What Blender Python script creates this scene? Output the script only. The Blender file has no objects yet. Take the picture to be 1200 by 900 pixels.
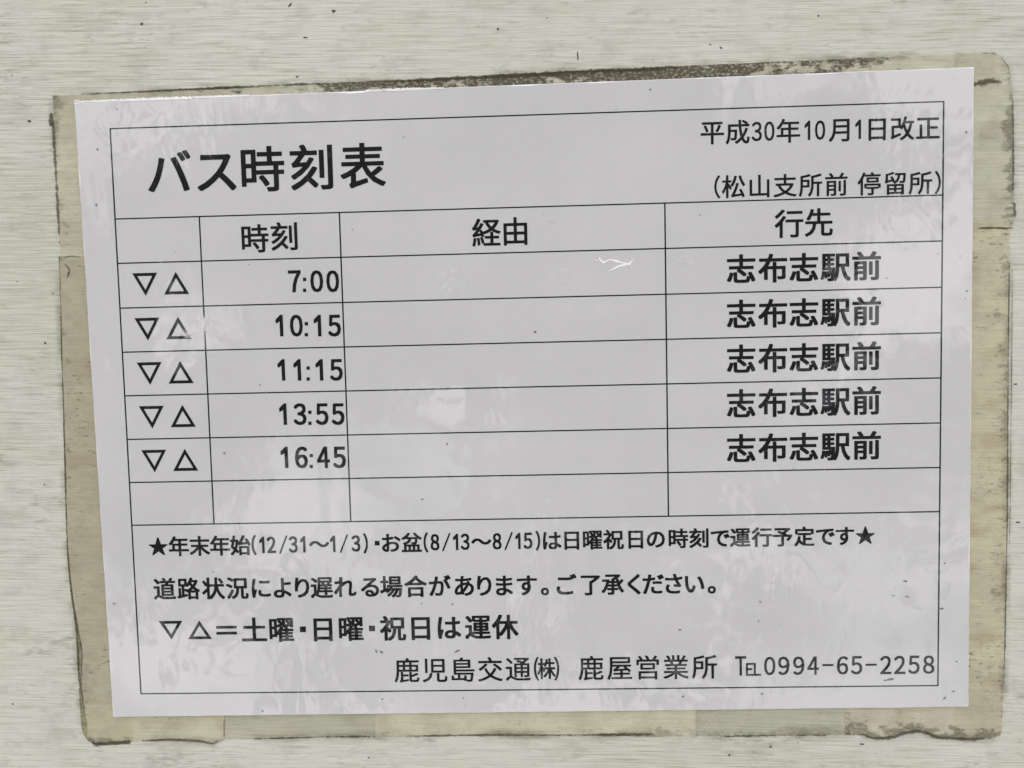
import bpy, bmesh, math, random
from mathutils import Vector, Matrix, noise

# ------------------------------------------------------------------ camera, world, sun, exposure
S = bpy.context.scene
COL = S.collection
FPX = 870.0                                   # focal length in pixels of a 1200 px wide frame
RV = Vector((0.059, 0.028, -0.023)); TV = Vector((4.427, 7.447, 250.009))
R = Matrix.Rotation(RV.length, 3, RV.normalized())
# sheet plane in millimetres: u to the right, v down, w into the wall; world: X = u, Z = -v, Y = w
LEVEL = 0.0                                   # height above the board, mm, at which picture points are read
def plane(px, py):
    """millimetres (u, v) of a point of the picture, on the board or on the notice lying on it"""
    d = R.transposed() @ Vector(((px - 600) / FPX, (py - 450) / FPX, 1.0))
    c = -(R.transposed() @ TV)
    t = (-LEVEL - c.z) / d.z
    return c.x + d.x * t, c.y + d.y * t
def scale_at(px, py):
    a = plane(px - 5, py); b = plane(px + 5, py)
    return 10.0 / math.hypot(a[0] - b[0], a[1] - b[1])
MM = 0.001
LEAN = math.radians(35)                       # the board leans back, facing the sky
TILT = Matrix.Rotation(-LEAN, 3, 'X'); NRM = TILT @ Vector((0, -1, 0))
def W(u, v, h=0.0):
    """world point, h millimetres proud of the board"""
    return TILT @ Vector((u * MM, -h * MM, -v * MM))
def P(px, py, h=0.0):
    u, v = plane(px, py)
    return W(u, v, h)

cam = bpy.data.cameras.new('camera'); cam_o = bpy.data.objects.new('camera', cam); COL.objects.link(cam_o)
cam.sensor_width = 36.0; cam.lens = 36.0 * FPX / 1200.0; cam.clip_start = 0.01; cam.clip_end = 2000
c_mm = -(R.transposed() @ TV)
A = Matrix(((1, 0, 0), (0, 0, 1), (0, -1, 0)))      # board frame -> world
M3 = A @ R.transposed() @ Matrix(((1, 0, 0), (0, -1, 0), (0, 0, -1)))
cam_o.matrix_world = TILT.to_4x4() @ Matrix.Translation(Vector((c_mm.x, c_mm.z, -c_mm.y)) * MM) @ M3.to_4x4()
S.camera = cam_o

SUN_EL = math.radians(62); SUN_ROT = math.radians(232)
world = bpy.data.worlds.new('World'); S.world = world; world.use_nodes = True
wn = world.node_tree.nodes; wl = world.node_tree.links
bg = wn['Background']
sky = wn.new('ShaderNodeTexSky'); sky.sky_type = 'NISHITA'; sky.sun_disc = False
sky.sun_elevation = SUN_EL; sky.sun_rotation = SUN_ROT; sky.air_density = 1.0; sky.dust_density = 4.0; sky.ozone_density = 1.0
# broken cloud cover all round the sky
tcw = wn.new('ShaderNodeTexCoord'); cn = wn.new('ShaderNodeTexNoise'); cn.inputs['Scale'].default_value = 3.2
cn.inputs['Detail'].default_value = 7; cn.inputs['Roughness'].default_value = 0.58
mpw = wn.new('ShaderNodeMapping'); mpw.inputs['Scale'].default_value = (1, 1, 2.2)
wl.new(tcw.outputs['Generated'], mpw.inputs['Vector']); wl.new(mpw.outputs['Vector'], cn.inputs['Vector'])
cr = wn.new('ShaderNodeValToRGB'); cr.color_ramp.elements[0].position = 0.34; cr.color_ramp.elements[1].position = 0.52
wl.new(cn.outputs['Fac'], cr.inputs['Fac'])
mxw = wn.new('ShaderNodeMix'); mxw.data_type = 'RGBA'
mxw.inputs[7].default_value = (22.5, 21.8, 22.2, 1)
wl.new(cr.outputs['Color'], mxw.inputs[0]); wl.new(sky.outputs['Color'], mxw.inputs[6])
wl.new(mxw.outputs[2], bg.inputs['Color'])
bg.inputs['Strength'].default_value = 0.08

sun = bpy.data.lights.new('sun', 'SUN'); sun_o = bpy.data.objects.new('sun', sun); COL.objects.link(sun_o)
sun.energy = 0.75; sun.angle = math.radians(18); sun.color = (1.0, 0.98, 0.95)
sd = Vector((math.sin(SUN_ROT) * math.cos(SUN_EL), math.cos(SUN_ROT) * math.cos(SUN_EL), math.sin(SUN_EL)))
sun_o.rotation_euler = sd.to_track_quat('Z', 'Y').to_euler(); sun_o.location = sd * 3

S.view_settings.view_transform = 'Standard'; S.view_settings.look = 'None'
S.view_settings.gamma = 1; S.view_settings.exposure = -0.27
S.render.resolution_x = 1024; S.render.resolution_y = 768

# ------------------------------------------------------------------ helpers
def tag(o, label=None, cat=None, group=None, kind=None):
    if label: o['label'] = label
    if cat: o['category'] = cat
    if group: o['group'] = group
    if kind: o['kind'] = kind
    return o
def link_mesh(name, verts, faces, mat, parent=None, origin=None, uvs=None, smooth=False):
    """verts in world space; stored relative to the origin (or to the parent)"""
    org = origin if origin is not None else (parent.location.copy() if parent else Vector((0, 0, 0)))
    me = bpy.data.meshes.new(name)
    me.from_pydata([tuple(Vector(v) - org) for v in verts], [], faces)
    if uvs:
        for key, data in uvs.items():
            lay = me.uv_layers.new(name=key)
            for lp in me.loops: lay.data[lp.index].uv = data[lp.vertex_index]
    me.materials.append(mat)
    if smooth:
        for p in me.polygons: p.use_smooth = True
    me.update()
    o = bpy.data.objects.new(name, me); COL.objects.link(o)
    if parent:
        o.parent = parent; o.location = org - parent.location
    else:
        o.location = org
    return o
def empty(name, loc):
    o = bpy.data.objects.new(name, None); o.empty_display_size = 0.02; COL.objects.link(o); o.location = loc
    return o

class NT:
    """small node-building helper"""
    def __init__(s, name):
        s.m = bpy.data.materials.new(name); s.m.use_nodes = True
        s.n = s.m.node_tree.nodes; s.l = s.m.node_tree.links
        s.b = s.n['Principled BSDF']; s.out = s.n['Material Output']
        m = s.n.new('ShaderNodeMapping'); m.inputs['Rotation'].default_value = (LEAN, 0, 0)
        s.l.new(s.n.new('ShaderNodeNewGeometry').outputs['Position'], m.inputs['Vector'])
        s.geo = m.outputs['Vector']           # position in the frame of the board
    def link(s, a, b): s.l.new(a, b)
    def val(s, sock, v):
        if hasattr(v, 'links'): s.l.new(v, sock)
        else: sock.default_value = v
    def mapping(s, scale=(1, 1, 1), rot=(0, 0, 0), loc=(0, 0, 0), src=None):
        m = s.n.new('ShaderNodeMapping'); m.inputs['Scale'].default_value = scale
        m.inputs['Rotation'].default_value = rot; m.inputs['Location'].default_value = loc
        s.l.new(src or s.geo, m.inputs['Vector']); return m.outputs['Vector']
    def noise(s, vec, scale=1.0, detail=3.0, rough=0.5, dist=0.0):
        t = s.n.new('ShaderNodeTexNoise'); t.inputs['Scale'].default_value = scale
        t.inputs['Detail'].default_value = detail; t.inputs['Roughness'].default_value = rough
        t.inputs['Distortion'].default_value = dist
        s.l.new(vec, t.inputs['Vector']); return t.outputs['Fac']
    def voro(s, vec, scale, rnd=1.0):
        t = s.n.new('ShaderNodeTexVoronoi'); t.inputs['Scale'].default_value = scale
        t.inputs['Randomness'].default_value = rnd
        s.l.new(vec, t.inputs['Vector']); return t.outputs['Distance']
    def math(s, op, a, b=0.0, clamp=False):
        m = s.n.new('ShaderNodeMath'); m.operation = op; m.use_clamp = clamp
        s.val(m.inputs[0], a); s.val(m.inputs[1], b); return m.outputs[0]
    def ramp(s, f, lo, hi, a=0.0, b=1.0):
        m = s.n.new('ShaderNodeMapRange'); m.interpolation_type = 'SMOOTHSTEP'
        s.val(m.inputs['Value'], f); m.inputs['From Min'].default_value = lo; m.inputs['From Max'].default_value = hi
        m.inputs['To Min'].default_value = a; m.inputs['To Max'].default_value = b; return m.outputs[0]
    def stops(s, f, pts):
        c = s.n.new('ShaderNodeValToRGB'); e = c.color_ramp.elements
        while len(e) < len(pts): e.new(0.5)
        for k, (p, v) in enumerate(pts):
            e[k].position = p; e[k].color = (v, v, v, 1)
        s.val(c.inputs['Fac'], f); return c.outputs['Color']
    def mix(s, f, a, b):
        m = s.n.new('ShaderNodeMix'); m.data_type = 'RGBA'
        s.val(m.inputs[0], f); s.val(m.inputs[6], a); s.val(m.inputs[7], b); return m.outputs[2]
    def bump(s, h, dist, strength=1.0, normal=None):
        b = s.n.new('ShaderNodeBump'); b.inputs['Distance'].default_value = dist; b.inputs['Strength'].default_value = strength
        s.val(b.inputs['Height'], h)
        if normal: s.l.new(normal, b.inputs['Normal'])
        return b.outputs['Normal']

BR = math.radians(-1.6)             # the brushed lines run slightly down to the right
def brushed(t, seed=0.0):
    """fine broken horizontal brush lines: returns (height, dark streaks)"""
    v = t.mapping((1, 1, 1), (0, BR, 0), (seed, 0, seed * .7))
    wob = t.n.new('ShaderNodeVectorMath'); wob.operation = 'ADD'
    nz = t.noise(t.mapping((9, 9, 9), src=v), 1, 2)
    cx = t.n.new('ShaderNodeCombineXYZ'); t.l.new(t.math('MULTIPLY', t.math('SUBTRACT', nz, .5), .0005), cx.inputs[2])
    t.l.new(v, wob.inputs[0]); t.l.new(cx.outputs[0], wob.inputs[1]); v = wob.outputs[0]
    a = t.noise(t.mapping((42, 1, 1900), src=v), 1, 1, .5)
    b = t.noise(t.mapping((110, 1, 3200), src=v), 1, 3, .7)
    c = t.noise(t.mapping((70, 1, 900), src=v), 1, 2, .6)
    return v, a, b, c

# ------------------------------------------------------------------ materials
def mat_panel():
    t = NT('weathered_panel')
    v, a, b, c = brushed(t)
    base = t.mix(t.ramp(t.noise(t.mapping((5, 1, 7)), 1, 3), .35, .65), (.52, .53, .45, 1), (.60, .602, .522, 1))
    base = t.mix(t.ramp(t.noise(t.mapping((26, 1, 60)), 1, 4, .6), .45, .75, 0, .35), base, (.40, .44, .34, 1))
    line = t.math('ADD', t.math('MULTIPLY', a, .45), t.math('ADD', t.math('MULTIPLY', b, .4), t.math('MULTIPLY', c, .2)))
    base = t.mix(t.ramp(line, .48, .60, 0, .5), base, (.73, .73, .645, 1))
    reg = t.ramp(t.noise(t.mapping((9, 1, 14), loc=(4, 0, 7)), 1, 3), .38, .62, .35, 1)
    base = t.mix(t.math('MULTIPLY', t.ramp(line, .48, .38, 0, .66), reg), base, (.26, .27, .205, 1))
    dsh = t.math('MULTIPLY', t.ramp(t.noise(t.mapping((210, 1, 1150), src=v), 1, 2, .6), .56, .66), t.ramp(t.noise(t.mapping((34, 1, 60), loc=(2, 0, 2)), 1, 4, .6), .44, .64))
    base = t.mix(t.math('MULTIPLY', dsh, .36), base, (.20, .205, .155, 1))
    mot = t.ramp(t.noise(t.mapping((75, 1, 110), loc=(6, 0, 3)), 1, 4, .6), .5, .7)
    base = t.mix(t.math('MULTIPLY', mot, .30), base, (.33, .34, .28, 1))
    # grime caught in the grooves, in clumps
    cl = t.noise(t.mapping((30, 1, 75), (0, BR, 0), (3, 0, 1)), 1, 5, .65)
    cl2 = t.noise(t.mapping((130, 1, 420), (0, BR, 0), (8, 0, 2)), 1, 3, .6)
    g = t.math('MULTIPLY', t.ramp(cl, .50, .66), t.ramp(t.math('ADD', t.math('MULTIPLY', b, .5), t.math('MULTIPLY', cl2, .5)), .50, .58))
    base = t.mix(t.math('MULTIPLY', g, .55), base, (.18, .185, .13, 1))
    alg = t.math('MULTIPLY', t.ramp(t.noise(t.mapping((11, 1, 17), loc=(9, 0, 5)), 1, 3), .5, .72), t.ramp(line, .54, .42, .25, 1))
    base = t.mix(t.math('MULTIPLY', alg, .5), base, (.33, .37, .25, 1))
    # small specks
    sp = t.voro(t.mapping((1, .01, 1.2)), 95)
    pick = t.noise(t.mapping((1, .01, 1), loc=(5, 0, 5)), 47, 1)
    s = t.math('MULTIPLY', t.ramp(sp, .085, .04), t.ramp(pick, .58, .62))
    base = t.mix(t.math('MULTIPLY', s, .8), base, (.12, .12, .095, 1))
    t.link(base, t.b.inputs['Base Color'])
    t.val(t.b.inputs['Roughness'], t.ramp(line, .4, .6, .62, .44)); t.b.inputs['Specular IOR Level'].default_value = .35
    t.link(t.bump(line, .00028, .8), t.b.inputs['Normal'])
    return t.m

def film_normal(t):
    """waviness of the laminating film: same on paper and print"""
    a = t.noise(t.mapping((30, 30, 15)), 1, 3, .45, .6)
    b = t.noise(t.mapping((170, 170, 70), loc=(2, 0, 4)), 1, 4, .6, .8)
    m = t.ramp(t.noise(t.mapping((20, 20, 14), loc=(7, 3, 1.7)), 1, 2), .5, .68)
    h = t.math('ADD', t.math('MULTIPLY', a, 1.0), t.math('MULTIPLY', t.math('MULTIPLY', b, m), .22))
    return t.bump(h, .0007, 1.0)

def coat(t):
    n = film_normal(t)
    t.b.inputs['Coat Weight'].default_value = 1.0; t.b.inputs['Coat Roughness'].default_value = .035
    t.b.inputs['Coat IOR'].default_value = 1.72
    t.link(n, t.b.inputs['Coat Normal'])
    t.b.inputs['Roughness'].default_value = .6; t.b.inputs['Specular IOR Level'].default_value = .1

def mat_paper():
    t = NT('laminated_paper')
    n1 = t.noise(t.mapping((16, 1, 16)), 1, 4, .6)
    c = t.mix(t.ramp(n1, .35, .7), (.598, .602, .603, 1), (.640, .644, .645, 1))
    grain = t.noise(t.mapping((900, 1, 900)), 1, 2)
    c = t.mix(t.ramp(grain, .3, .7, 0, .12), c, (.56, .56, .58, 1))
    # faint smudges and small scuffs on the film
    sm = t.math('MULTIPLY', t.ramp(t.noise(t.mapping((60, 1, 60), loc=(1, 0, 9)), 1, 5, .7), .60, .76), t.ramp(t.noise(t.mapping((300, 1, 420)), 1, 3, .7), .5, .68))
    c = t.mix(t.math('MULTIPLY', sm, .45), c, (.36, .35, .33, 1))
    sp = t.voro(t.mapping((1, .01, 1.15), loc=(2, 0, 2)), 120)
    pick = t.noise(t.mapping((1, .01, 1), loc=(5, 0, 5)), 61, 1)
    s = t.math('MULTIPLY', t.ramp(sp, .06, .03), t.ramp(pick, .60, .64))
    c = t.mix(t.math('MULTIPLY', s, .35), c, (.25, .24, .23, 1))
    t.link(c, t.b.inputs['Base Color']); coat(t)
    return t.m
def mat_ink():
    t = NT('black_toner')
    t.b.inputs['Base Color'].default_value = (.010, .010, .012, 1); coat(t)
    return t.m
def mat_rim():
    t = NT('glint_white_rim')
    t.b.inputs['Base Color'].default_value = (.88, .88, .88, 1); t.b.inputs['Roughness'].default_value = .18  # near-white colour paints the glint of the film's edges and creases
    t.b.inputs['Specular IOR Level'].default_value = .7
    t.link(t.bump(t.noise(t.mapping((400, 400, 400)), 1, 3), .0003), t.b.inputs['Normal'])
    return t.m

def mat_tape(name, tint, haze, opacity, edge=.6, stain=.5, dens=((0, .5), (1, .5)), seed=0.0, reach=.35):
    """aged clear tape: a tinted clear film plus a milky yellow haze, grime from its outer edge"""
    t = NT(name)
    n, l = t.n, t.l
    uv = n.new('ShaderNodeUVMap'); uv.uv_map = 'frac'
    sx = n.new('ShaderNodeSeparateXYZ'); l.new(uv.outputs[0], sx.inputs[0])
    fu, fv = sx.outputs[0], sx.outputs[1]
    _, a, b, c = brushed(t)
    L = (seed, 0, seed * 1.3)
    blotch = t.noise(t.mapping((38, 1, 55), loc=L), 1, 5, .62)
    fine = t.noise(t.mapping((210, 1, 430), (0, BR, 0), loc=L), 1, 5, .68)
    col = t.mix(t.ramp(blotch, .38, .66), haze, tuple(x * .84 for x in haze[:3]) + (1,))
    col = t.mix(t.ramp(a, .44, .60, 0, .22), col, tuple(min(1, x * 1.15) for x in haze[:3]) + (1,))
    # grime
    de = t.stops(fu, dens)
    near = t.ramp(fv, reach, 0.0)
    e = t.math('MULTIPLY', near, de)
    msk = t.math('ADD', t.math('MULTIPLY', blotch, .45), t.math('MULTIPLY', fine, .55))
    g = t.ramp(t.math('ADD', msk, t.math('MULTIPLY', e, .25)), .60, .67)
    g = t.math('MULTIPLY', t.math('MULTIPLY', g, edge), t.ramp(t.noise(t.mapping((800, 1, 1100), (0, BR, 0), loc=L), 1, 4, .7), .36, .52, .4, 1))
    mo = t.ramp(t.noise(t.mapping((150, 1, 190), loc=L), 1, 4, .65), .46, .64)
    col = t.mix(t.math('MULTIPLY', mo, .5), col, tuple(x * .74 for x in haze[:3]) + (1,))
    st = t.ramp(t.noise(t.mapping((45, 1, 90), loc=(seed + 4, 0, seed)), 1, 4, .62), .46, .64)
    st = t.math('MULTIPLY', st, stain)
    sk = t.math('MULTIPLY', t.ramp(t.noise(t.mapping((60, 1, 50), loc=(seed + 9, 0, 3)), 1, 3), .46, .6), t.ramp(t.noise(t.mapping((330, 1, 1000), (0, BR, 0), loc=L), 1, 4, .7), .56, .64))
    sk = t.math('MULTIPLY', sk, stain)
    col = t.mix(st, col, (.40, .34, .225, 1))
    dark = t.math('MAXIMUM', g, t.math('MULTIPLY', sk, 1.1))
    col = t.mix(dark, col, (.085, .074, .045, 1))
    op = t.math('MAXIMUM', t.math('ADD', opacity, t.math('MULTIPLY', st, .35)), t.math('MULTIPLY', dark, .9))
    t.link(col, t.b.inputs['Base Color']); t.b.inputs['Roughness'].default_value = .5
    t.b.inputs['Specular IOR Level'].default_value = .25
    t.b.inputs['Coat Weight'].default_value = .35; t.b.inputs['Coat Roughness'].default_value = .25
    t.link(t.bump(t.math('ADD', t.math('MULTIPLY', a, .5), t.noise(t.mapping((120, 120, 150)), 1, 3)), .0004, .7), t.b.inputs['Normal'])
    tr = n.new('ShaderNodeBsdfTransparent'); tr.inputs[0].default_value = tint
    ms = n.new('ShaderNodeMixShader'); t.val(ms.inputs[0], op)
    l.new(tr.outputs[0], ms.inputs[1]); l.new(t.b.outputs[0], ms.inputs[2]); l.new(ms.outputs[0], t.out.inputs['Surface'])
    return t.m

def mat_grime(name='edge_grime', col=(.08, .072, .045, 1), amt=.9, seed=0.0, thr=.5):
    """dirt stuck to the gum along a tape edge, with ragged gaps"""
    t = NT(name); n, l = t.n, t.l
    uv = n.new('ShaderNodeUVMap'); uv.uv_map = 'frac'
    sx = n.new('ShaderNodeSeparateXYZ'); l.new(uv.outputs[0], sx.inputs[0])
    fv = sx.outputs[1]
    ends = t.stops(sx.outputs[0], ((0, 0), (.2, 1), (.8, 1), (1, 0)))
    mid = t.math('SUBTRACT', 1.0, t.math('MULTIPLY', t.math('ABSOLUTE', t.math('SUBTRACT', fv, .5)), 2.0))
    nz = t.noise(t.mapping((480, 1, 620), loc=(seed, 0, seed)), 1, 6, .78)
    nl = t.noise(t.mapping((45, 1, 45), loc=(seed, 0, seed)), 1, 2, .5)
    f = t.math('ADD', t.math('MULTIPLY', nz, .6), t.math('ADD', t.math('MULTIPLY', nl, .4), t.math('MULTIPLY', t.math('MULTIPLY', mid, ends), .28)))
    m = t.math('MULTIPLY', t.ramp(f, thr + .115, thr + .22), amt)
    t.b.inputs['Base Color'].default_value = col; t.b.inputs['Roughness'].default_value = .9
    t.b.inputs['Specular IOR Level'].default_value = .1
    tr = n.new('ShaderNodeBsdfTransparent')
    ms = n.new('ShaderNodeMixShader'); t.val(ms.inputs[0], m)
    l.new(tr.outputs[0], ms.inputs[1]); l.new(t.b.outputs[0], ms.inputs[2]); l.new(ms.outputs[0], t.out.inputs['Surface'])
    return t.m
def mat_speck(name, c):
    t = NT(name)
    t.b.inputs['Base Color'].default_value = c; t.b.inputs['Roughness'].default_value = .85
    return t.m
def mat_glint():
    """glints on wrinkled film painted as milky white patches, glossy, broken up"""
    t = NT('film_glint'); n, l = t.n, t.l
    uv = n.new('ShaderNodeUVMap'); uv.uv_map = 'frac'
    sx = n.new('ShaderNodeSeparateXYZ'); l.new(uv.outputs[0], sx.inputs[0])
    nz = t.noise(t.mapping((240, 1, 200)), 1, 4, .6, .8)
    m = t.math('MULTIPLY', t.ramp(t.math('ADD', nz, t.math('MULTIPLY', sx.outputs[0], .45)), .60, .95), sx.outputs[1])
    t.b.inputs['Base Color'].default_value = (.88, .88, .88, 1); t.b.inputs['Roughness'].default_value = .25
    t.b.inputs['Specular IOR Level'].default_value = .8
    t.link(t.bump(t.noise(t.mapping((500, 500, 380)), 1, 3), .0012), t.b.inputs['Normal'])
    tr = n.new('ShaderNodeBsdfTransparent'); ms = n.new('ShaderNodeMixShader'); t.val(ms.inputs[0], m)
    l.new(tr.outputs[0], ms.inputs[1]); l.new(t.b.outputs[0], ms.inputs[2]); l.new(ms.outputs[0], t.out.inputs['Surface'])
    return t.m
def mat_leaf():
    t = NT('dark_foliage')
    c = t.mix(t.noise(t.mapping((2, 2, 2)), 1, 3), (.035, .05, .02, 1), (.08, .10, .04, 1))
    t.link(c, t.b.inputs['Base Color']); t.b.inputs['Roughness'].default_value = .55
    return t.m
def mat_ground():
    t = NT('worn_concrete')
    c = t.mix(t.noise(t.mapping((1, 1, 1)), 1.3, 6, .6), (.34, .32, .29, 1), (.46, .44, .41, 1))
    t.link(c, t.b.inputs['Base Color']); t.b.inputs['Roughness'].default_value = .9
    return t.m

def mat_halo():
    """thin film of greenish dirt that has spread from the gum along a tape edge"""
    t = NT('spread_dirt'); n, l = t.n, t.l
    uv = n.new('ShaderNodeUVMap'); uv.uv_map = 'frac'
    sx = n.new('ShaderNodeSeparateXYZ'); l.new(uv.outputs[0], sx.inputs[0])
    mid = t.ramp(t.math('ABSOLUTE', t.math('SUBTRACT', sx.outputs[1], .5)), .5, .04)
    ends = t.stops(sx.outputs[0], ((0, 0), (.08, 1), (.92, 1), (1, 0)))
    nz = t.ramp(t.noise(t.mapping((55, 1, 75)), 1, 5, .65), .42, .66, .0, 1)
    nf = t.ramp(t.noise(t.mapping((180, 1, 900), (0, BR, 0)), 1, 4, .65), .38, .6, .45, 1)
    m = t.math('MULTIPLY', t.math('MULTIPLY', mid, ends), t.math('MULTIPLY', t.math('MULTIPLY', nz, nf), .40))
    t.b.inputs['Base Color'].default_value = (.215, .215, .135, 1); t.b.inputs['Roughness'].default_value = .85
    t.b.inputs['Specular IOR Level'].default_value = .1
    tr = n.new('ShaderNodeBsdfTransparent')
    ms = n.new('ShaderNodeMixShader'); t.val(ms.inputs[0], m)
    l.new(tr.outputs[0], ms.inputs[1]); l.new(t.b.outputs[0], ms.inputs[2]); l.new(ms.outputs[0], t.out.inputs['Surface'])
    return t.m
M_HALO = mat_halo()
M_PANEL = mat_panel(); M_PAPER = mat_paper(); M_INK = mat_ink(); M_RIM = mat_rim(); M_GROUND = mat_ground(); M_GLINT = mat_glint(); M_LEAF = mat_leaf(); M_BARK = mat_speck('bark', (.12, .10, .08, 1))
M_SPECK = mat_speck('dark_dirt', (.085, .08, .068, 1)); M_SOFT = mat_speck('grey_dirt', (.20, .195, .19, 1)); M_RUST = mat_speck('brown_dirt', (.16, .085, .05, 1))

# ------------------------------------------------------------------ ground and board
g = 60.0
tag(link_mesh('ground', [(-g, -g, -1.35), (g, -g, -1.35), (g, g, -1.35), (-g, g, -1.35)], [(0, 1, 2, 3)], M_GROUND), kind='structure')

# leafy crown and trunk added out of view, shaped for what the film mirrors
def added_tree():
    random.seed(21)
    root = empty('added_tree', Vector((-.6, -6.2, -1.35)))
    tag(root, 'leafy dark green foliage on a trunk, added out of view for the notice to mirror', 'added_tree')
    segs = [((-.6, -6.2, -1.35), (-.5, -6.2, 1.2), .20, .15), ((-.5, -6.2, 1.2), (-.6, -6.1, 7.0), .15, .05)]
    for k in range(13):
        a = k * 2.4; z = 1.6 + k * .4; L = 3.0 - k * .08
        segs.append(((-.5, -6.2, z), (-.5 + math.cos(a) * L, -6.2 + math.sin(a) * L * .8, z + 1.1), .06, .02))
    vs, fs = [], []
    for p, q, r0, r1 in segs:
        p, q = Vector(p), Vector(q); d = (q - p).normalized(); s_ = d.orthogonal().normalized(); c_ = d.cross(s_); b = len(vs)
        for e, rr in ((p, r0), (q, r1)):
            for k in range(8):
                a = k * math.pi / 4; vs.append(e + (s_ * math.cos(a) + c_ * math.sin(a)) * rr)
        for k in range(8): fs.append((b + k, b + (k + 1) % 8, b + 8 + (k + 1) % 8, b + 8 + k))
    link_mesh('trunk', vs, fs, M_BARK, root)
    vs, fs = [], []
    clumps = []; holes = ((-1.1, 3.2, 1.05), (3.5, 1.5, 1.0), (2.1, 2.2, .6), (2.3, .9, .5), (4.0, 5.1, 1.1), (-3.6, 4.7, .7), (-2.0, 2.8, .75), (-3.9, 1.3, .8), (2.7, 3.6, .6))  # gaps placed so the film mirrors bright sky there
    while len(clumps) < 330:
        p = Vector((random.uniform(-1, 1), random.uniform(-1, 1), random.uniform(-1, 1)))
        q = Vector((-.3 + p.x * 5.3, -6.2 + p.y * 1.5, 4.9 + p.z * 4.1))
        e = -6.2 / q.y; rr = random.uniform(.4, .75)
        if p.length < 1 and all(math.hypot(q.x * e - hx, q.z * e - hz) > hr for hx, hz, hr in holes): clumps.append((q, rr))
    for c, r_ in clumps:
        for k in range(110):
            o = Vector((random.gauss(0, .5), random.gauss(0, .5), random.gauss(0, .42))) * r_
            n_ = Vector((random.gauss(0, 1), random.gauss(0, 1), random.gauss(0, 1) + .6)).normalized()
            s_ = n_.orthogonal().normalized(); s_ = (Matrix.Rotation(random.uniform(0, 6.28), 3, n_) @ s_); t_ = n_.cross(s_)
            L = random.uniform(.08, .15); w = L * .45; q = c + o; b = len(vs)
            vs += [q - s_ * L, q + t_ * w, q + s_ * L, q - t_ * w]; fs.append((b, b + 1, b + 2, b + 3))
    o = link_mesh('crown', vs, fs, M_LEAF, root); o['kind'] = 'stuff'
added_tree()

def board():
    w, h, t, r = 310, 245, 4.0, 18.0
    pts = []
    for cx, cy, a0 in ((w - r, h - r, 0), (-w + r, h - r, 90), (-w + r, -h + r, 180), (w - r, -h + r, 270)):
        for k in range(7):
            a = math.radians(a0 + k * 15); pts.append((cx + r * math.cos(a), cy + r * math.sin(a)))
    n = len(pts); vs = []
    for inset, hh in ((0, -t), (0, -.6), (.6, 0)):
        for x, y in pts:
            L = math.hypot(x, y); vs.append(W(x - x / L * inset, -(y - y / L * inset), hh))
    f = [tuple(range(n - 1, -1, -1)), tuple(range(2 * n, 3 * n))]
    for q in (0, 1):
        for k in range(n):
            f.append((q * n + k, q * n + (k + 1) % n, (q + 1) * n + (k + 1) % n, (q + 1) * n + k))
    o = link_mesh('sign_panel', vs, f, M_PANEL, origin=W(0, h, 0))
    bm = bmesh.new(); bm.from_mesh(o.data); bmesh.ops.recalc_face_normals(bm, faces=bm.faces); bm.to_mesh(o.data); bm.free()
    return tag(o, 'weathered off-white board with fine brushed lines and grime, behind the timetable notice', 'sign panel')
board()

# ------------------------------------------------------------------ tape strips
random.seed(4)
def resample(pts, n):
    d = [0.0]
    for a, b in zip(pts, pts[1:]): d.append(d[-1] + math.hypot(b[0] - a[0], b[1] - a[1]))
    out = []
    for k in range(n + 1):
        s = d[-1] * k / n; i = 0
        while i < len(d) - 2 and d[i + 1] < s: i += 1
        q = (s - d[i]) / max(d[i + 1] - d[i], 1e-9)
        out.append((pts[i][0] + (pts[i + 1][0] - pts[i][0]) * q, pts[i][1] + (pts[i + 1][1] - pts[i][1]) * q))
    return out
def ribbon(name, outer, inner, h, mat, parent=None, nu=60, nv=4, jit=.25, skirt=True, seed=1):
    """strip between two polylines of picture points, lying h mm proud of the board"""
    o_ = [plane(*p) for p in resample(outer, nu)]; i_ = [plane(*p) for p in resample(inner, nu)]
    vs, st = [], []
    for k in range(nu + 1):
        jx = noise.noise(Vector((k * .55, seed * 7.3, 0))) * jit + noise.noise(Vector((k * 1.9, seed * 3.1, 5))) * jit * .6
        dx, dy = i_[k][0] - o_[k][0], i_[k][1] - o_[k][1]; L = math.hypot(dx, dy) or 1
        for q in range(nv + 1):
            f = q / nv
            u = o_[k][0] + dx * f + dx / L * jx * (1 - f); v = o_[k][1] + dy * f + dy / L * jx * (1 - f)
            vs.append(W(u, v, h)); st.append((k / nu, f))
    F = []
    for k in range(nu):
        for q in range(nv):
            a = k * (nv + 1) + q; F.append((a, a + nv + 1, a + nv + 2, a + 1))
    if skirt:                                       # the thickness of the tape along its rim
        ring = [k * (nv + 1) for k in range(nu + 1)] + [nu * (nv + 1) + q for q in range(1, nv + 1)] \
             + [k * (nv + 1) + nv for k in range(nu - 1, -1, -1)] + [q for q in range(nv - 1, 0, -1)]
        b0 = len(vs)
        for a in ring: vs.append(vs[a] - NRM * .00007); st.append(st[a])
        m = len(ring)
        for k in range(m): F.append((ring[k], ring[(k + 1) % m], b0 + (k + 1) % m, b0 + k))
    org = None
    if parent is None: org = (vs[0] + vs[-1]) / 2
    ob = link_mesh(name, vs, F, mat, parent, origin=org, uvs={'frac': st})
    bm = bmesh.new(); bm.from_mesh(ob.data); bmesh.ops.recalc_face_normals(bm, faces=bm.faces)
    if sum(f.normal.y * f.calc_area() for f in bm.faces) > 0: bmesh.ops.reverse_faces(bm, faces=bm.faces)
    bm.to_mesh(ob.data); bm.free()
    return ob
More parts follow.
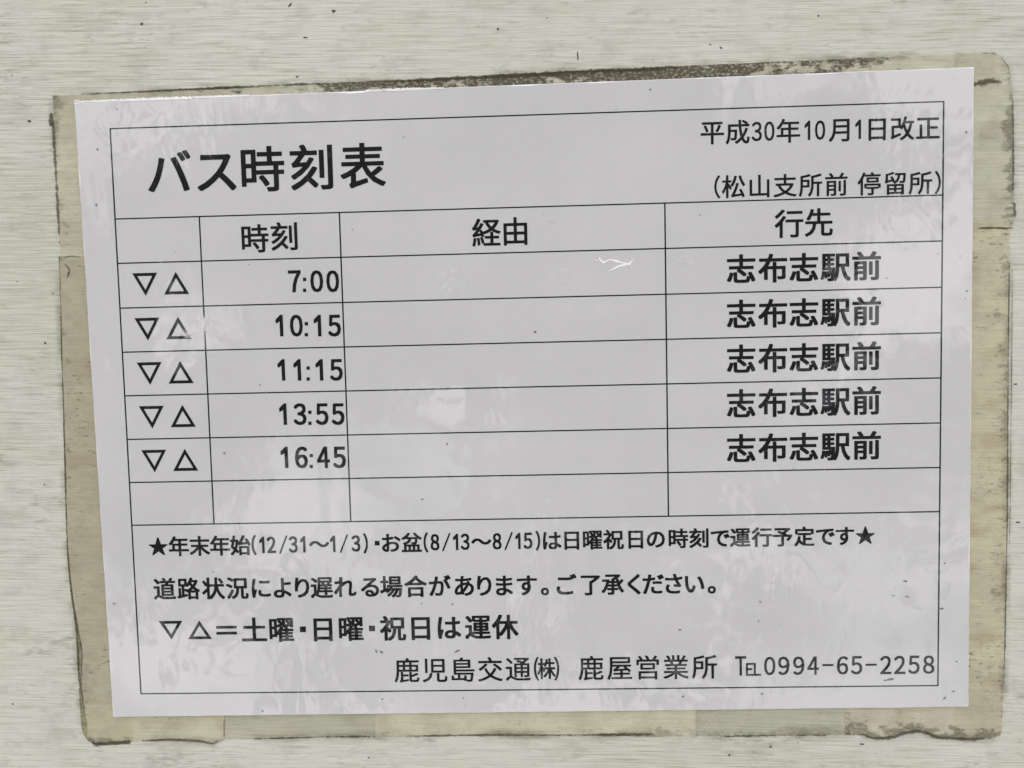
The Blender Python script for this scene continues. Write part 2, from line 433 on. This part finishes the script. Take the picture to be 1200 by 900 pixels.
def edge_grime(parent, line, half, mat, h, seed, nu=70, name='edge_grime'):
    """ragged dirt line along a polyline of picture points (half = half width in picture points)"""
    a, b = [], []
    pts = resample(line, 24)
    for k, p in enumerate(pts):
        p0 = pts[max(k - 1, 0)]; p1 = pts[min(k + 1, len(pts) - 1)]
        dx, dy = p1[0] - p0[0], p1[1] - p0[1]; L = math.hypot(dx, dy) or 1
        a.append((p[0] + dy / L * half, p[1] - dx / L * half)); b.append((p[0] - dy / L * half, p[1] + dx / L * half))
    return ribbon(name, a, b, h, mat, parent, nu, 8 if name != 'edge_grime' else 4, .1, False, seed)

YEL = (.70, .665, .51, 1); OLV = (.30, .30, .20, 1)
TY = (.985, .975, .925, 1); TG = (.98, .985, .95, 1)
TAPES = [
 # label, outer line, inner line, height, material args, grime lines
 ('dirt-streaked old tape strip along the top edge of the notice',
  [(62, 112), (300, 101), (500, 93), (700, 82), (900, 73), (1050, 66), (1166, 62)], [(66, 150), (300, 142), (500, 136), (700, 128), (900, 120), (1050, 112), (1166, 104)],
  .10, dict(tint=TG, haze=(0.706, 0.696, 0.539, 1), opacity=0.43, edge=1.0, stain=.45, seed=1.0, reach=1.0,
            dens=((0, .1), (.2, .2), (.36, .75), (.50, .95), (.62, 1.1), (.74, .6), (.86, .75), (.93, .2), (1, .0))),
  [([(62, 112), (300, 101), (500, 93), (700, 82), (900, 73)], 3.2, 0.55), ([(430, 97), (560, 91), (700, 84), (860, 77)], 5.0, 0.51), ([(62, 112), (200, 106), (320, 101)], 2.0, 0.48)]),
 ('clear yellow tape piece at the upper left side of the notice',
  [(62, 112), (66, 180), (69, 240), (71, 306)], [(128, 112), (130, 180), (134, 240), (138, 306)],
  .18, dict(tint=TY, haze=(0.747, 0.731, 0.553, 1), opacity=0.45, edge=.5, stain=.35, seed=2.0, dens=((0, .5), (1, .3))),
  [([(61, 108), (64, 170), (68, 240), (71, 300), (71, 320)], 4.0, 0.53), ([(60, 130), (60, 150)], 3.5, 0.45), ([(72, 303), (84, 300), (98, 302)], 2.0, 0.55)]),
 ('olive sliver of an older tape showing at the left side of the notice',
  [(69, 300), (73, 430), (76, 520), (79, 640), (82, 682), (90, 735), (93, 800), (95, 850), (97, 858), (101, 866), (108, 871), (117, 873)], [(150, 300), (150, 430), (150, 520), (150, 640), (150, 700), (150, 760), (150, 800), (150, 840), (150, 855), (151, 862), (152, 868), (153, 872)],
  .10, dict(tint=(.90, .89, .72, 1), haze=OLV, opacity=0.39, edge=.5, stain=.3, seed=3.0, dens=((0, .3), (1, .5)), reach=.2),
  [([(69, 300), (73, 430), (76, 520), (79, 640), (82, 682), (90, 735), (93, 800), (95, 850), (105, 872), (118, 872)], 1.7, 0.47)]),
 ('long yellowed tape strip down the lower left side of the notice',
  [(71, 306), (74, 430), (77, 520), (80, 640), (86, 700), (97, 760), (94, 790), (101, 840), (110, 866)], [(136, 306), (138, 430), (142, 520), (146, 640), (150, 700), (152, 760), (154, 790), (156, 840), (156, 866)],
  .22, dict(tint=TY, haze=YEL, opacity=0.52, edge=.4, stain=.75, seed=4.0, dens=((0, .3), (1, .3))),
  [([(74, 306), (82, 316), (78, 330)], 3.0, 0.51), ([(86, 700), (97, 765), (95, 800), (101, 845)], 1.2, 0.48)]),
 ('yellowed tape piece under the lower left corner of the notice',
  [(103, 868), (112, 872), (150, 869), (200, 866), (235, 868), (250, 871), (263, 867)], [(103, 825), (112, 825), (150, 824), (200, 823), (235, 822), (250, 822), (263, 822)],
  .30, dict(tint=TY, haze=(0.762, 0.731, 0.539, 1), opacity=0.43, edge=.6, stain=.45, seed=5.0, dens=((0, .9), (.3, .7), (.5, .2), (1, .4))),
  [([(103, 864), (112, 872), (140, 870), (160, 867)], 4.0, 0.42), ([(160, 868), (200, 866), (235, 868), (250, 871), (263, 867)], 1.8, 0.46), ([(263, 840), (263, 866)], 1.2, 0.52)]),
 ('pale nearly clear tape piece under the bottom left of the notice',
  [(263, 866), (330, 865), (400, 863), (455, 863)], [(263, 822), (330, 822), (400, 820), (455, 820)],
  .12, dict(tint=TG, haze=(.56, .545, .42, 1), opacity=0.33, edge=.45, stain=.2, seed=6.0, dens=((0, .2), (.6, .3), (1, .8)), reach=.5),
  [([(263, 866), (330, 865), (400, 863), (455, 863)], 2.4, 0.55)]),
 ('cream yellow tape strip under the bottom middle of the notice',
  [(440, 863), (560, 861), (700, 861), (815, 863)], [(440, 820), (560, 818), (700, 817), (815, 815)],
  .20, dict(tint=TY, haze=(0.788, 0.773, 0.583, 1), opacity=0.53, edge=.5, stain=.4, seed=7.0, dens=((0, .3), (.6, .3), (.85, .8), (1, .5)), reach=.4),
  [([(440, 863), (560, 861), (700, 861), (815, 863)], 2.2, 0.51), ([(690, 860), (775, 860)], 2.8, 0.47)]),
 ('pale greenish tape piece under the bottom right of the notice',
  [(812, 863), (900, 862), (996, 861)], [(812, 815), (900, 814), (996, 812)],
  .12, dict(tint=TG, haze=(.57, .555, .43, 1), opacity=0.36, edge=.5, stain=.25, seed=8.0, dens=((0, .5), (1, .9)), reach=.5),
  [([(812, 863), (900, 862), (996, 861)], 3.0, 0.55)]),
 ('brown-edged tape piece under the lower right corner of the notice',
  [(990, 861), (1010, 860), (1022, 865), (1045, 864), (1060, 858), (1080, 856), (1098, 864), (1140, 866), (1166, 864), (1173, 858)], [(990, 812), (1010, 812), (1030, 811), (1045, 811), (1065, 810), (1080, 810), (1100, 809), (1135, 808), (1160, 807), (1171, 806)],
  .30, dict(tint=TY, haze=(0.734, 0.696, 0.539, 1), opacity=0.47, edge=.75, stain=.55, seed=9.0, dens=((0, .9), (.4, .8), (1, .8)), reach=.55),
  [([(990, 861), (1010, 860), (1022, 865), (1045, 864), (1060, 858), (1080, 856), (1098, 864), (1140, 866), (1166, 864)], 2.6, 0.42)]),
 ('grimy clear tape piece round the upper right corner of the notice',
  [(1164, 62.2), (1172, 66), (1181, 78), (1186, 100), (1187, 160), (1187, 220), (1187, 268)], [(1120, 62), (1120, 80), (1122, 95), (1124, 110), (1124, 160), (1124, 220), (1124, 268)],
  .18, dict(tint=TG, haze=(0.719, 0.718, 0.553, 1), opacity=0.43, edge=.7, stain=.45, seed=10.4, dens=((0, .1), (.2, .4), (.4, .8), (.75, .5), (1, .5)), reach=.4),
  [([(1140, 62.5), (1164, 62.2), (1172, 66), (1181, 78), (1186, 100)], 1.2, 0.53), ([(1186, 100), (1187, 160), (1187, 220), (1189, 250)], 3.0, 0.52), ([(1128, 101), (1148, 98), (1160, 95), (1180, 97)], 7.0, 0.51), ([(1188, 236), (1189, 256)], 3.0, 0.46), ([(1142, 268), (1162, 267), (1184, 268)], 2.0, 0.47)]),
 ('long yellow tape strip down the lower right side of the notice',
  [(1183, 260), (1181, 400), (1180, 600), (1177, 760), (1174, 850), (1172, 862)], [(1124, 260), (1122, 400), (1121, 600), (1119, 760), (1118, 850), (1117, 862)],
  .24, dict(tint=TY, haze=(.74, .69, .49, 1), opacity=0.57, edge=.6, stain=.7, seed=11.0, dens=((0, .3), (.3, .45), (1, .35)), reach=.7),
  [([(1183, 260), (1181, 400), (1180, 600), (1177, 760), (1174, 850)], 1.3, 0.47), ([(1186, 262), (1185, 420), (1183, 600), (1181, 715)], 1.2, 0.51)]),
]
for k, (lab, outer, inner, h, args, gl) in enumerate(TAPES):
    m = mat_tape('aged_tape_%d' % k, **args)
    o = ribbon('tape_strip', outer, inner, h, m, nu=90, seed=k + 1)
    tag(o, lab, 'tape', 'old tape strips framing the timetable notice')
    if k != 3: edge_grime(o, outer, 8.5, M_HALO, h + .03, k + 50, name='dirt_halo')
    for q, (line, half, thr) in enumerate(gl):
        edge_grime(o, line, half, mat_grime('edge_grime_%d_%d' % (k, q), seed=k * 1.7 + q, thr=thr, amt=.64), h + .05 + .02 * q, k * 5 + q)

# ------------------------------------------------------------------ the notice
H_SHEET = 1.4; LEVEL = H_SHEET
corners = [plane(86.8, 119.5), plane(1142, 78.4), plane(1135.3, 828.7), plane(132.3, 840.7)]
notice = empty('timetable_notice', W((corners[2][0] + corners[3][0]) / 2, (corners[2][1] + corners[3][1]) / 2, 0))
tag(notice, 'white laminated bus timetable sheet with black Japanese print, taped to the board', 'notice')
def sheet():
    rim, front = [], []
    N = (70, 50, 70, 50)
    for s in range(4):
        a, b = corners[s], corners[(s + 1) % 4]
        dx, dy = b[0] - a[0], b[1] - a[1]; L = math.hypot(dx, dy); nx, ny = dy / L, -dx / L     # outward
        for k in range(N[s]):
            f = k / N[s]
            j = noise.noise(Vector((k * .8, s * 9.1, 2))) * .10
            w = 0.22 + max(0, noise.noise(Vector((k * .35, s * 5.3, 8)))) * .5
            if s == 0 and (f < .20 or .31 < f < .41): w += .35  # white rim widened where the top edge glints
            e = 1 if k else 0
            rim.append((a[0] + dx * f + nx * j * e, a[1] + dy * f + ny * j * e)); front.append((-nx * w, -ny * w, -nx, -ny))
    n = len(rim); c0 = (sum(p[0] for p in corners) / 4, sum(p[1] for p in corners) / 4)
    vs = []; idx_c = [0, N[0], N[0] + N[1], N[0] + N[1] + N[2]]
    for h, q in ((.35, 0.0), (H_SHEET - .25, 0.0), (H_SHEET, 1.0)):
        for k, (p, d) in enumerate(zip(rim, front)):
            x, y = d[0], d[1]
            if k in idx_c:
                x = .4 * (1 if p[0] < c0[0] else -1); y = .4 * (1 if p[1] < c0[1] else -1)
            vs.append(W(p[0] + x * q, p[1] + y * q, h))
    rimf = []
    for q in (0, 1):
        for k in range(n):
            rimf.append((q * n + k, (q + 1) * n + k, (q + 1) * n + (k + 1) % n, q * n + (k + 1) % n))
    back = tuple(range(n))
    r = link_mesh('film_rim', vs, rimf + [back], M_RIM, notice)
    f = link_mesh('paper', vs[2 * n:], [tuple(range(n))], M_PAPER, notice)
    for o in (r, f):
        bm = bmesh.new(); bm.from_mesh(o.data)
        bmesh.ops.recalc_face_normals(bm, faces=bm.faces)
        if o is f and bm.faces[:][0].normal.y > 0: bmesh.ops.reverse_faces(bm, faces=bm.faces)
        bm.to_mesh(o.data); bm.free()
sheet()

# printed rules of the table: two meshes' worth of thin bars, each rule a part
COLS = [11.88 - 148.5, 40.602 - 148.5, 87.964 - 148.5, 196.059 - 148.5, 286.268 - 148.5]
ROWS = [v - 105 for v in (8.942, 38.832, 53.667, 68.736, 83.675, 98.564, 113.549, 128.473, 143.357, 203.073)]
_k = (c_mm.z + H_SHEET) / c_mm.z
COLS = [c_mm.x + (u - c_mm.x) * _k for u in COLS]; ROWS = [c_mm.y + (v - c_mm.y) * _k for v in ROWS]
def bar(u0, v0, u1, v1, w, h):
    dx, dy = u1 - u0, v1 - v0; L = math.hypot(dx, dy); nx, ny = -dy / L * w / 2, dx / L * w / 2
    vs = [W(u0 + nx, v0 + ny, h), W(u1 + nx, v1 + ny, h), W(u1 - nx, v1 - ny, h), W(u0 - nx, v0 - ny, h)]
    o = link_mesh('printed_rule', vs, [(0, 1, 2, 3)], M_INK, notice)
    if o.data.polygons[0].normal.y > 0: o.data.flip_normals()
    return o
LW = .44
for k, v in enumerate(ROWS): bar(COLS[0] - LW / 2, v, COLS[4] + LW / 2, v, LW, H_SHEET + .02)
for k, u in enumerate(COLS):
    a, b = (ROWS[0], ROWS[9]) if k in (0, 4) else (ROWS[1], ROWS[8])
    bar(u, a, u, b, LW * 1.1, H_SHEET + .03)

# ------------------------------------------------------------------ print
_cache = {}
def glyph(ch):
    """outline of one printed character as (verts, faces, ink box), one unit = one em"""
    if ch in _cache: return _cache[ch]
    if ch == '1':
        vs = [(.30, 0), (.30, .56), (.13, .46), (.13, .555), (.335, .72), (.39, .72), (.39, 0)]
        fs = [(0, 1, 5, 6), (1, 2, 3, 4), (1, 4, 5)]
        vs = [(x, y) for x, y in vs]
    elif ch == '・':
        vs = [(.41, .29), (.59, .29), (.59, .47), (.41, .47)]; fs = [(0, 1, 2, 3)]
    elif ch == '-':
        vs = [(.02, .345), (.98, .345), (.98, .415), (.02, .415)]; fs = [(0, 1, 2, 3)]
    else:
        full = {'(': '（', ')': '）', '/': '／', ':': '：', 'T': 'Ｔ', 'E': 'Ｅ', 'L': 'Ｌ', '=': '＝'}
        if ch.isdigit() and ord(ch) < 128: src = chr(ord(ch) + 0xFEE0)
        else: src = full.get(ch, ch)
        cu = bpy.data.curves.new('g', 'FONT'); cu.body = src; cu.resolution_u = 3
        ob = bpy.data.objects.new('g', cu); COL.objects.link(ob)
        bpy.context.view_layer.update()
        me = bpy.data.meshes.new_from_object(ob.evaluated_get(bpy.context.evaluated_depsgraph_get()))
        vs = [(v.co.x, v.co.y) for v in me.vertices]; fs = [tuple(p.vertices) for p in me.polygons]
        bpy.data.objects.remove(ob); bpy.data.curves.remove(cu); bpy.data.meshes.remove(me)
    xs = [v[0] for v in vs]; ys = [v[1] for v in vs]
    _cache[ch] = (vs, fs, (min(xs), min(ys), max(xs), max(ys)))
    return _cache[ch]

def text_part(name, items, bold, parent=notice, label=None):
    """items: (character, centre px, centre py, em in px or None, ink width px, ink height px)
    bold = how far the outline is double-struck, in millimetres; every strike 4 microns above the last"""
    vs, fs = [], []
    d = bold / 2
    strikes = [(0, 0)] if bold <= 0 else [(-d, -d * .75), (d, -d * .75), (-d, d * .75), (d, d * .75), (0, -d * .75), (0, d * .75), (-d, 0), (d, 0), (0, 0)]
    for ch, px, py, em, iw, ih in items:
        gv, gf, (x0, y0, x1, y1) = glyph(ch)
        u0, v0 = plane(px, py); s = scale_at(px, py)
        if em:
            kx = ky = em / s; cx, cy = (x0 + x1) / 2, .38
            if iw: kx = iw * kx
        else:
            kx = (iw / s - bold) / (x1 - x0); ky = (ih / s - bold * .75) / (y1 - y0); cx, cy = (x0 + x1) / 2, (y0 + y1) / 2
        for n_, (sx, sy) in enumerate(strikes):
            b0 = len(vs)
            for x, y in gv: vs.append(W(u0 + (x - cx) * kx + sx, v0 - (y - cy) * ky + sy, H_SHEET + .05 + n_ * .004))
            fs += [tuple(b0 + i for i in f) for f in gf]
    o = link_mesh(name, vs, fs, M_INK, parent)
    nb = sum(p.normal.y * p.area for p in o.data.polygons)
    if nb > 0: o.data.flip_normals()
    if label: o['label'] = label
    return o

def run(s, x0, yl, x1, yr, em, half='0123456789/():-・ ', iw=None, digit=None):
    """monospaced run: full cells and half cells spread from ink start x0 to ink end x1"""
    adv = [.5 if c in half else 1.0 for c in s]
    tot = sum(adv); cell = (x1 - x0) / (tot - .08)
    x = x0 - .04 * cell; out = []
    for c, a in zip(s, adv):
        cx = x + a * cell / 2; x += a * cell
        if c == ' ': continue
        f = (cx - x0) / (x1 - x0); cy = yl + (yr - yl) * f
        if c.isdigit() and digit: out.append((c, cx, cy, None, digit[0] if c != '1' else digit[0] * .55, digit[1]))
        elif c == '/' and digit: out.append((c, cx, cy, None, digit[0] * 1.0, digit[1] * 1.15))
        elif c == '(' : out.append((c, cx + em * .09, cy, None, em * .20, em * .98))
        elif c == ')': out.append((c, cx - em * .09, cy, None, em * .20, em * .98))
        else: out.append((c, cx, cy, em, iw, None))
    return out

def chars(s, xs, yl, yr, em, xa=None, xb=None, kana=.95):
    xa = xs[0] if xa is None else xa; xb = xs[-1] if xb is None else xb
    return [(c, x, yl + (yr - yl) * (x - xa) / (xb - xa), em, None, None) for c, x in zip(s, xs)]

text_part('printed_title', chars('バス時刻表', [198.5, 253.5, 308, 365, 425], 202, 194, 55), .52)
text_part('printed_heading', chars('時刻', [299, 333], 279.5, 277, 34.5), .30)
text_part('printed_heading', chars('経由', [570, 604], 272.5, 271, 34.5), .30)
text_part('printed_heading', chars('行先', [924.5, 959.5], 262, 260.5, 35), .30)
text_part('printed_date', run('平成30年10月1日改正', 821, 155.5, 1101, 149.5, 29.6, digit=(12, 22.5)), .22)
it = []
for c, x in zip('(松山支所前停留所)', [840.5, 859.6, 890, 920, 949.7, 980, 1018.4, 1049, 1078.5, 1099]):
    y = 219 - (x - 840) / 259 * 5.2
    it.append((c, x, y, None, 7, 27) if c in '()' else (c, x, y, 28.6, None, None))
text_part('printed_stop_name', it, .20)

TIMES = [('7:00', 397.4, 329.6), ('10:15', 399.4, 381.6), ('11:15', 401.6, 433.5), ('13:55', 403.6, 485.3), ('16:45', 405.2, 536)]
for s, xr, cy in TIMES:
    x = xr; it = []
    for ch in reversed(s):
        if ch == ':':
            for dy in (-2.2, 10.6): it.append(('・', x - 3.0, cy + dy, None, 3.8, 3.9))
            x -= 7.2
        else:
            if ch == '1': it.append((ch, x - 8.6, cy, None, 8.6, 25))
            else: it.append((ch, x - 7.5, cy, None, 15, 25.3))
            x -= 18.7
    text_part('printed_time', it, .44)

def tri_mark(px, py, w, h, up, s_w=.82):
    """outline triangle, drawn as three mitred strokes"""
    u, v = plane(px, py); s = scale_at(px, py); w /= s; h /= s; sg = 1 if up else -1
    O = [(u - w / 2, v + sg * h / 2), (u + w / 2, v + sg * h / 2), (u, v - sg * h / 2)]
    I = []
    for k in range(3):
        p, a, b = Vector(O[k]), Vector(O[k - 1]), Vector(O[(k + 1) % 3])
        d1 = (a - p).normalized(); d2 = (b - p).normalized(); bis = (d1 + d2).normalized()
        I.append(p + bis * (s_w / math.sin(d1.angle(d2) / 2)))
    return O, I
def marks_part(name, marks):
    vs, fs = [], []
    for m in marks:
        O, I = tri_mark(*m); b = len(vs)
        vs += [W(p[0], p[1], H_SHEET + .05) for p in O] + [W(p[0], p[1], H_SHEET + .05) for p in I]
        fs += [(b + k, b + (k + 1) % 3, b + 3 + (k + 1) % 3, b + 3 + k) for k in range(3)]
        if not m[4]: fs[-3:] = [tuple(reversed(f)) for f in fs[-3:]]
    o = link_mesh(name, vs, fs, M_INK, notice)
    if sum(p.normal.y * p.area for p in o.data.polygons) > 0: o.data.flip_normals()
    return o
for k, (dx, cy) in enumerate(((0, 332.5), (2.6, 385), (5.2, 437), (7.8, 488.2), (10.6, 539.6))):
    marks_part('printed_triangles', [(170.2 + dx, cy + .8, 29.2, 26.2, False, 1.0), (206.5 + dx, cy - .8, 29.4, 25.8, True, 1.0)])

for y0 in (315, 368, 420.5, 472.8, 525.3):
    text_part('printed_destination', chars('志布志駅前', [868.5, 905.5, 942, 979, 1015.5], y0, y0 - 3.3, 35.5), .47)

STAR = '★年末年始(12/31～1/3)・お盆(8/13～8/15)は日曜祝日の時刻で運行予定です★'
STAR_X = [185.5, 209.5, 234, 258, 281.7, 297.5, 307, 318, 332, 343.5, 355, 374, 390, 403, 417, 428.5, 442, 458.5, 482.5, 499, 509.7, 523, 534, 545, 564, 582.5,
          596, 607, 618.7, 630.3, 647, 670, 694.5, 719, 745, 768.5, 795, 819, 844, 867.5, 892.7, 917, 942.5, 967, 990, 1014]
it = []
for c, x in zip(STAR, STAR_X):
    y = 640.5 - (x - 185) / 829 * 13
    if c.isdigit(): it.append((c, x, y, None, 10.4 if c != '1' else 6, 19.4))
    elif c == '/': it.append((c, x, y, None, 10, 22))
    elif c in '()': it.append((c, x, y, None, 5.4, 24))
    else: it.append((c, x, y, 24.6, None, None))
text_part('printed_holiday_note', it, .34)
text_part('printed_delay_note', chars('道路状況により遅れる場合があります。ご了承ください。',
    [193, 221, 250, 278, 306, 331, 354, 377, 404.5, 433.5, 458.5, 487, 515.5, 544, 567.5, 591, 617.5, 638.5, 664, 692, 718, 743, 765.5, 789.5, 814, 834], 690, 683.5, 27), .37)
text_part('printed_legend', chars('＝土曜・日曜・祝日は運休', [265.5, 298, 330, 355, 378.5, 411.5, 436, 460.5, 493, 526.5, 560, 592], 738.5, 734.5, 31), .44)
marks_part('printed_triangles', [(200.5, 738.5, 27.5, 22, False, .98), (234, 738, 27.8, 22, True, .98)])
tail = chars('鹿児島交通㈱鹿屋営業所', [476.7, 509.5, 542.5, 574.5, 607.3, 640.5, 692.5, 726, 759, 792, 825.5], 785.5, 781.3, 31)
text_part('printed_company_name', tail, .19)
tel = [('T', 868, 780.3, None, 13, 23.5), ('E', 878.6, 784.4, None, 9, 15.5), ('L', 887.6, 784.3, None, 8.6, 15.5)]
for ch, x in zip('0994-65-2258', [902, 918.5, 936, 952.8, 970.3, 987.3, 1003.8, 1020.8, 1038, 1054.3, 1071, 1088.3]):
    y = 780.4 - (x - 902) / 186 * 1.6
    if ch == '-': tel.append(('-', x, y - .5, None, 13, 2.4))
    else: tel.append((ch, x, y, None, 13.3, 22.3))
text_part('printed_phone_number', tel, .24)

# ------------------------------------------------------------------ dirt flecks that can be made out one by one
random.seed(11)
def fleck(px, py, r, stretch=1.0, rot=0.0, h=0.0, n=7):
    u, v = plane(px, py); s = scale_at(px, py); out = []
    for k in range(n):
        a = 2 * math.pi * k / n; q = r / s * random.uniform(.6, 1.15)
        x, y = math.cos(a) * q * stretch, math.sin(a) * q
        out.append(W(u + x * math.cos(rot) - y * math.sin(rot), v + x * math.sin(rot) + y * math.cos(rot), h))
    return out
def flecks(name, lst, mat, h, parent=None):
    vs, fs = [], []
    for f in lst:
        p = fleck(*f, h=h); c = sum(p, Vector()) / len(p) + NRM * .00008; b = len(vs)
        vs += p + [c]; fs += [(b + k, b + (k + 1) % len(p), b + len(p)) for k in range(len(p))]
    o = link_mesh(name, vs, fs, mat, parent)
    if sum(p.normal.y * p.area for p in o.data.polygons) > 0: o.data.flip_normals()
    return tag(o, kind='stuff')
sheet_f = [(113, 240, 1.6), (137, 128, 1.0), (114.5, 175, 1.3), (205, 295, .9), (263, 531, 1.5), (292, 310, .8), (413, 269, 1.0), (473, 161, .9), (762, 105, 1.2, 1.6, .4),
           (1132, 155, 1.8), (1133, 341, 1.3), (1039, 326, 1.0), (1107, 660, 1.2), (1103, 713, 1.4, 2.6, .1), (1061, 681, 1.2, 2.4, .1), (1047, 698, .8, 2.4), (1063, 699, .9, 2.6), (891, 705, 1.0, 2, .8),
           (1043, 796, 1.7, 3.2, -.1), (1037, 797, 1.4), (1107, 818, 1.4, 2.0, -.8), (1117, 810, .8, 3, -.6), (1121, 775, .8, 2.4, .2), (893, 813, 1.0, 2), (447, 764, 1.4, 1.6, .5), (441, 763, 1.1, 2.2, 1.2), (536, 763, 1.3, 3, -.5),
           (543, 818, 1.1, .8), (545, 826, .9, .7), (448, 819, 1.3, 1.2), (250, 670, 1.0, 1, .7), (134, 707, .9, 2, 0), (308, 833, 1.2), (494, 707, 1.1), (530, 708, .9, 2, -.6), (1140 - 9, 350, .9), (722, 128, .8), (820, 252, .9), (966, 550, 1.0, 1.6), (930, 549, .8),
           (305, 451, .8, 1.8, .7), (312, 460, .6, 1.8, .7), (797, 738, 1.3, 1.4), (800, 816, 1.3), (495, 585, .9, 2, -.4), (1099, 307 - 10, .8), (889, 728, 1.2, .7)]
flecks('dirt_flecks', sheet_f, M_SOFT, H_SHEET + .1, notice)
flecks('rust_flecks', [(627, 389, 1.4, 1.3), (524, 520, 1.1), (1125, 300, .7), (700, 303, .9)], M_RUST, H_SHEET + .1, notice)
LEVEL = 0.0
board_f = [(166, 28, 1.9, 1.2), (34, 142, 1.7, 1.5), (53, 402, 1.7), (340, 6, 1.6, 2.2, -.8), (391, 13, 2.4, 1.3), (583.5, 34, 1.9), (358, 44, 1.0, 3), (348, 90, .9, 2.6, -.5), (677, 65, 1.2, 5, 1.5), (959, 18.5, 1.5), (845, 56, 1.1, 2, .8), (832, 52, 1.0, 2),
           (854.5, 885, 1.9, .7), (15, 825, 1.3), (52, 568, 1.2), (1190, 450, 1.1, 3), (1193, 612, 1, 3), (903, 875, 1.2, 1.6), (432, 888, 1.1), (20, 330, 1), (62, 344, 1.1), (1010, 872, 1.1, 3), (935, 775 + 95, .9), (171, 3, 1.1), (641, 21, .9)]
tag(flecks('dirt_flecks', board_f, M_SPECK, .06), 'scattered dark dirt flecks on the bare board around the notice', 'dirt')

LEVEL = H_SHEET
# ------------------------------------------------------------------ creases and spots of the laminating film, their glints painted white
def crease(lines, w, hh):
    vs, fs = [], []
    for line in lines:
        pts = [plane(*p) for p in line]; b = len(vs)
        for k, p in enumerate(pts):
            a, c = pts[max(k - 1, 0)], pts[min(k + 1, len(pts) - 1)]
            dx, dy = c[0] - a[0], c[1] - a[1]; L = math.hypot(dx, dy); q = w * (.35 if k in (0, len(pts) - 1) else random.uniform(.6, 1.3))
            vs += [W(p[0] + dy / L * q, p[1] - dx / L * q, H_SHEET + .06), W(p[0], p[1], H_SHEET + .06 + hh), W(p[0] - dy / L * q, p[1] + dx / L * q, H_SHEET + .06)]
        for k in range(len(pts) - 1):
            for e in (0, 1): fs.append((b + 3 * k + e, b + 3 * k + 3 + e, b + 3 * k + 4 + e, b + 3 * k + 1 + e))
    o = link_mesh('film_crease', vs, fs, M_RIM, notice)
    if sum(p.normal.y * p.area for p in o.data.polygons) > 0: o.data.flip_normals()
    return o
crease([[(697, 306), (702, 303), (707, 308), (715, 304.5), (722, 306), (728, 308), (737, 310), (743, 304)], [(713, 318), (718, 316), (725, 312), (730, 311), (737, 310), (740, 314)]], .36, .12)
def glint_spot(px, py, rx, ry, k=1.0, rot=0.0):
    u, v = plane(px, py); s = scale_at(px, py); vs, st, fs = [], [], []
    n = 28
    for ring, f in ((0, 0.0), (1, .45), (2, .8), (3, 1.0)):
        for q in range(n):
            a = 2 * math.pi * q / n; j = 1 + noise.noise(Vector((math.cos(a) * 1.6 + px, math.sin(a) * 1.6, py))) * .6
            x, y = math.cos(a) * rx / s * f * j, math.sin(a) * ry / s * f * j
            vs.append(W(u + x * math.cos(rot) - y * math.sin(rot), v + x * math.sin(rot) + y * math.cos(rot), H_SHEET + .10 + .10 * (1 - f * f))); st.append((1 - f, k))
    for ring in range(3):
        for q in range(n): fs.append((ring * n + q, ring * n + (q + 1) % n, ring * n + n + (q + 1) % n, ring * n + n + q))
    o = link_mesh('film_glint', vs, fs, M_GLINT, notice, uvs={'frac': st}, smooth=True)
    if sum(p.normal.y * p.area for p in o.data.polygons) > 0: o.data.flip_normals()
glint_spot(239, 375, 17, 20, .8); glint_spot(222, 392, 16, 8, .5); glint_spot(527, 328, 28, 26, .3); glint_spot(655, 322, 34, 20, .2)
glint_spot(803, 306, 20, 16, .25); 
glint_spot(906, 690, 4, 24, .6); glint_spot(928, 690, 4, 22, .55); glint_spot(1118, 640, 14, 40, .3, .2)

# film edge along the left half of the top, its glint painted white
random.seed(8)
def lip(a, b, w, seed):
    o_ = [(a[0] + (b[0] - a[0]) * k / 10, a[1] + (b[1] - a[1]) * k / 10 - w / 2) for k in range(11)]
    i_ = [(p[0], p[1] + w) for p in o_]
    ob = ribbon('glint_film_lip', o_, i_, H_SHEET + .12, M_RIM, notice, 70, 2, .32, True, seed)
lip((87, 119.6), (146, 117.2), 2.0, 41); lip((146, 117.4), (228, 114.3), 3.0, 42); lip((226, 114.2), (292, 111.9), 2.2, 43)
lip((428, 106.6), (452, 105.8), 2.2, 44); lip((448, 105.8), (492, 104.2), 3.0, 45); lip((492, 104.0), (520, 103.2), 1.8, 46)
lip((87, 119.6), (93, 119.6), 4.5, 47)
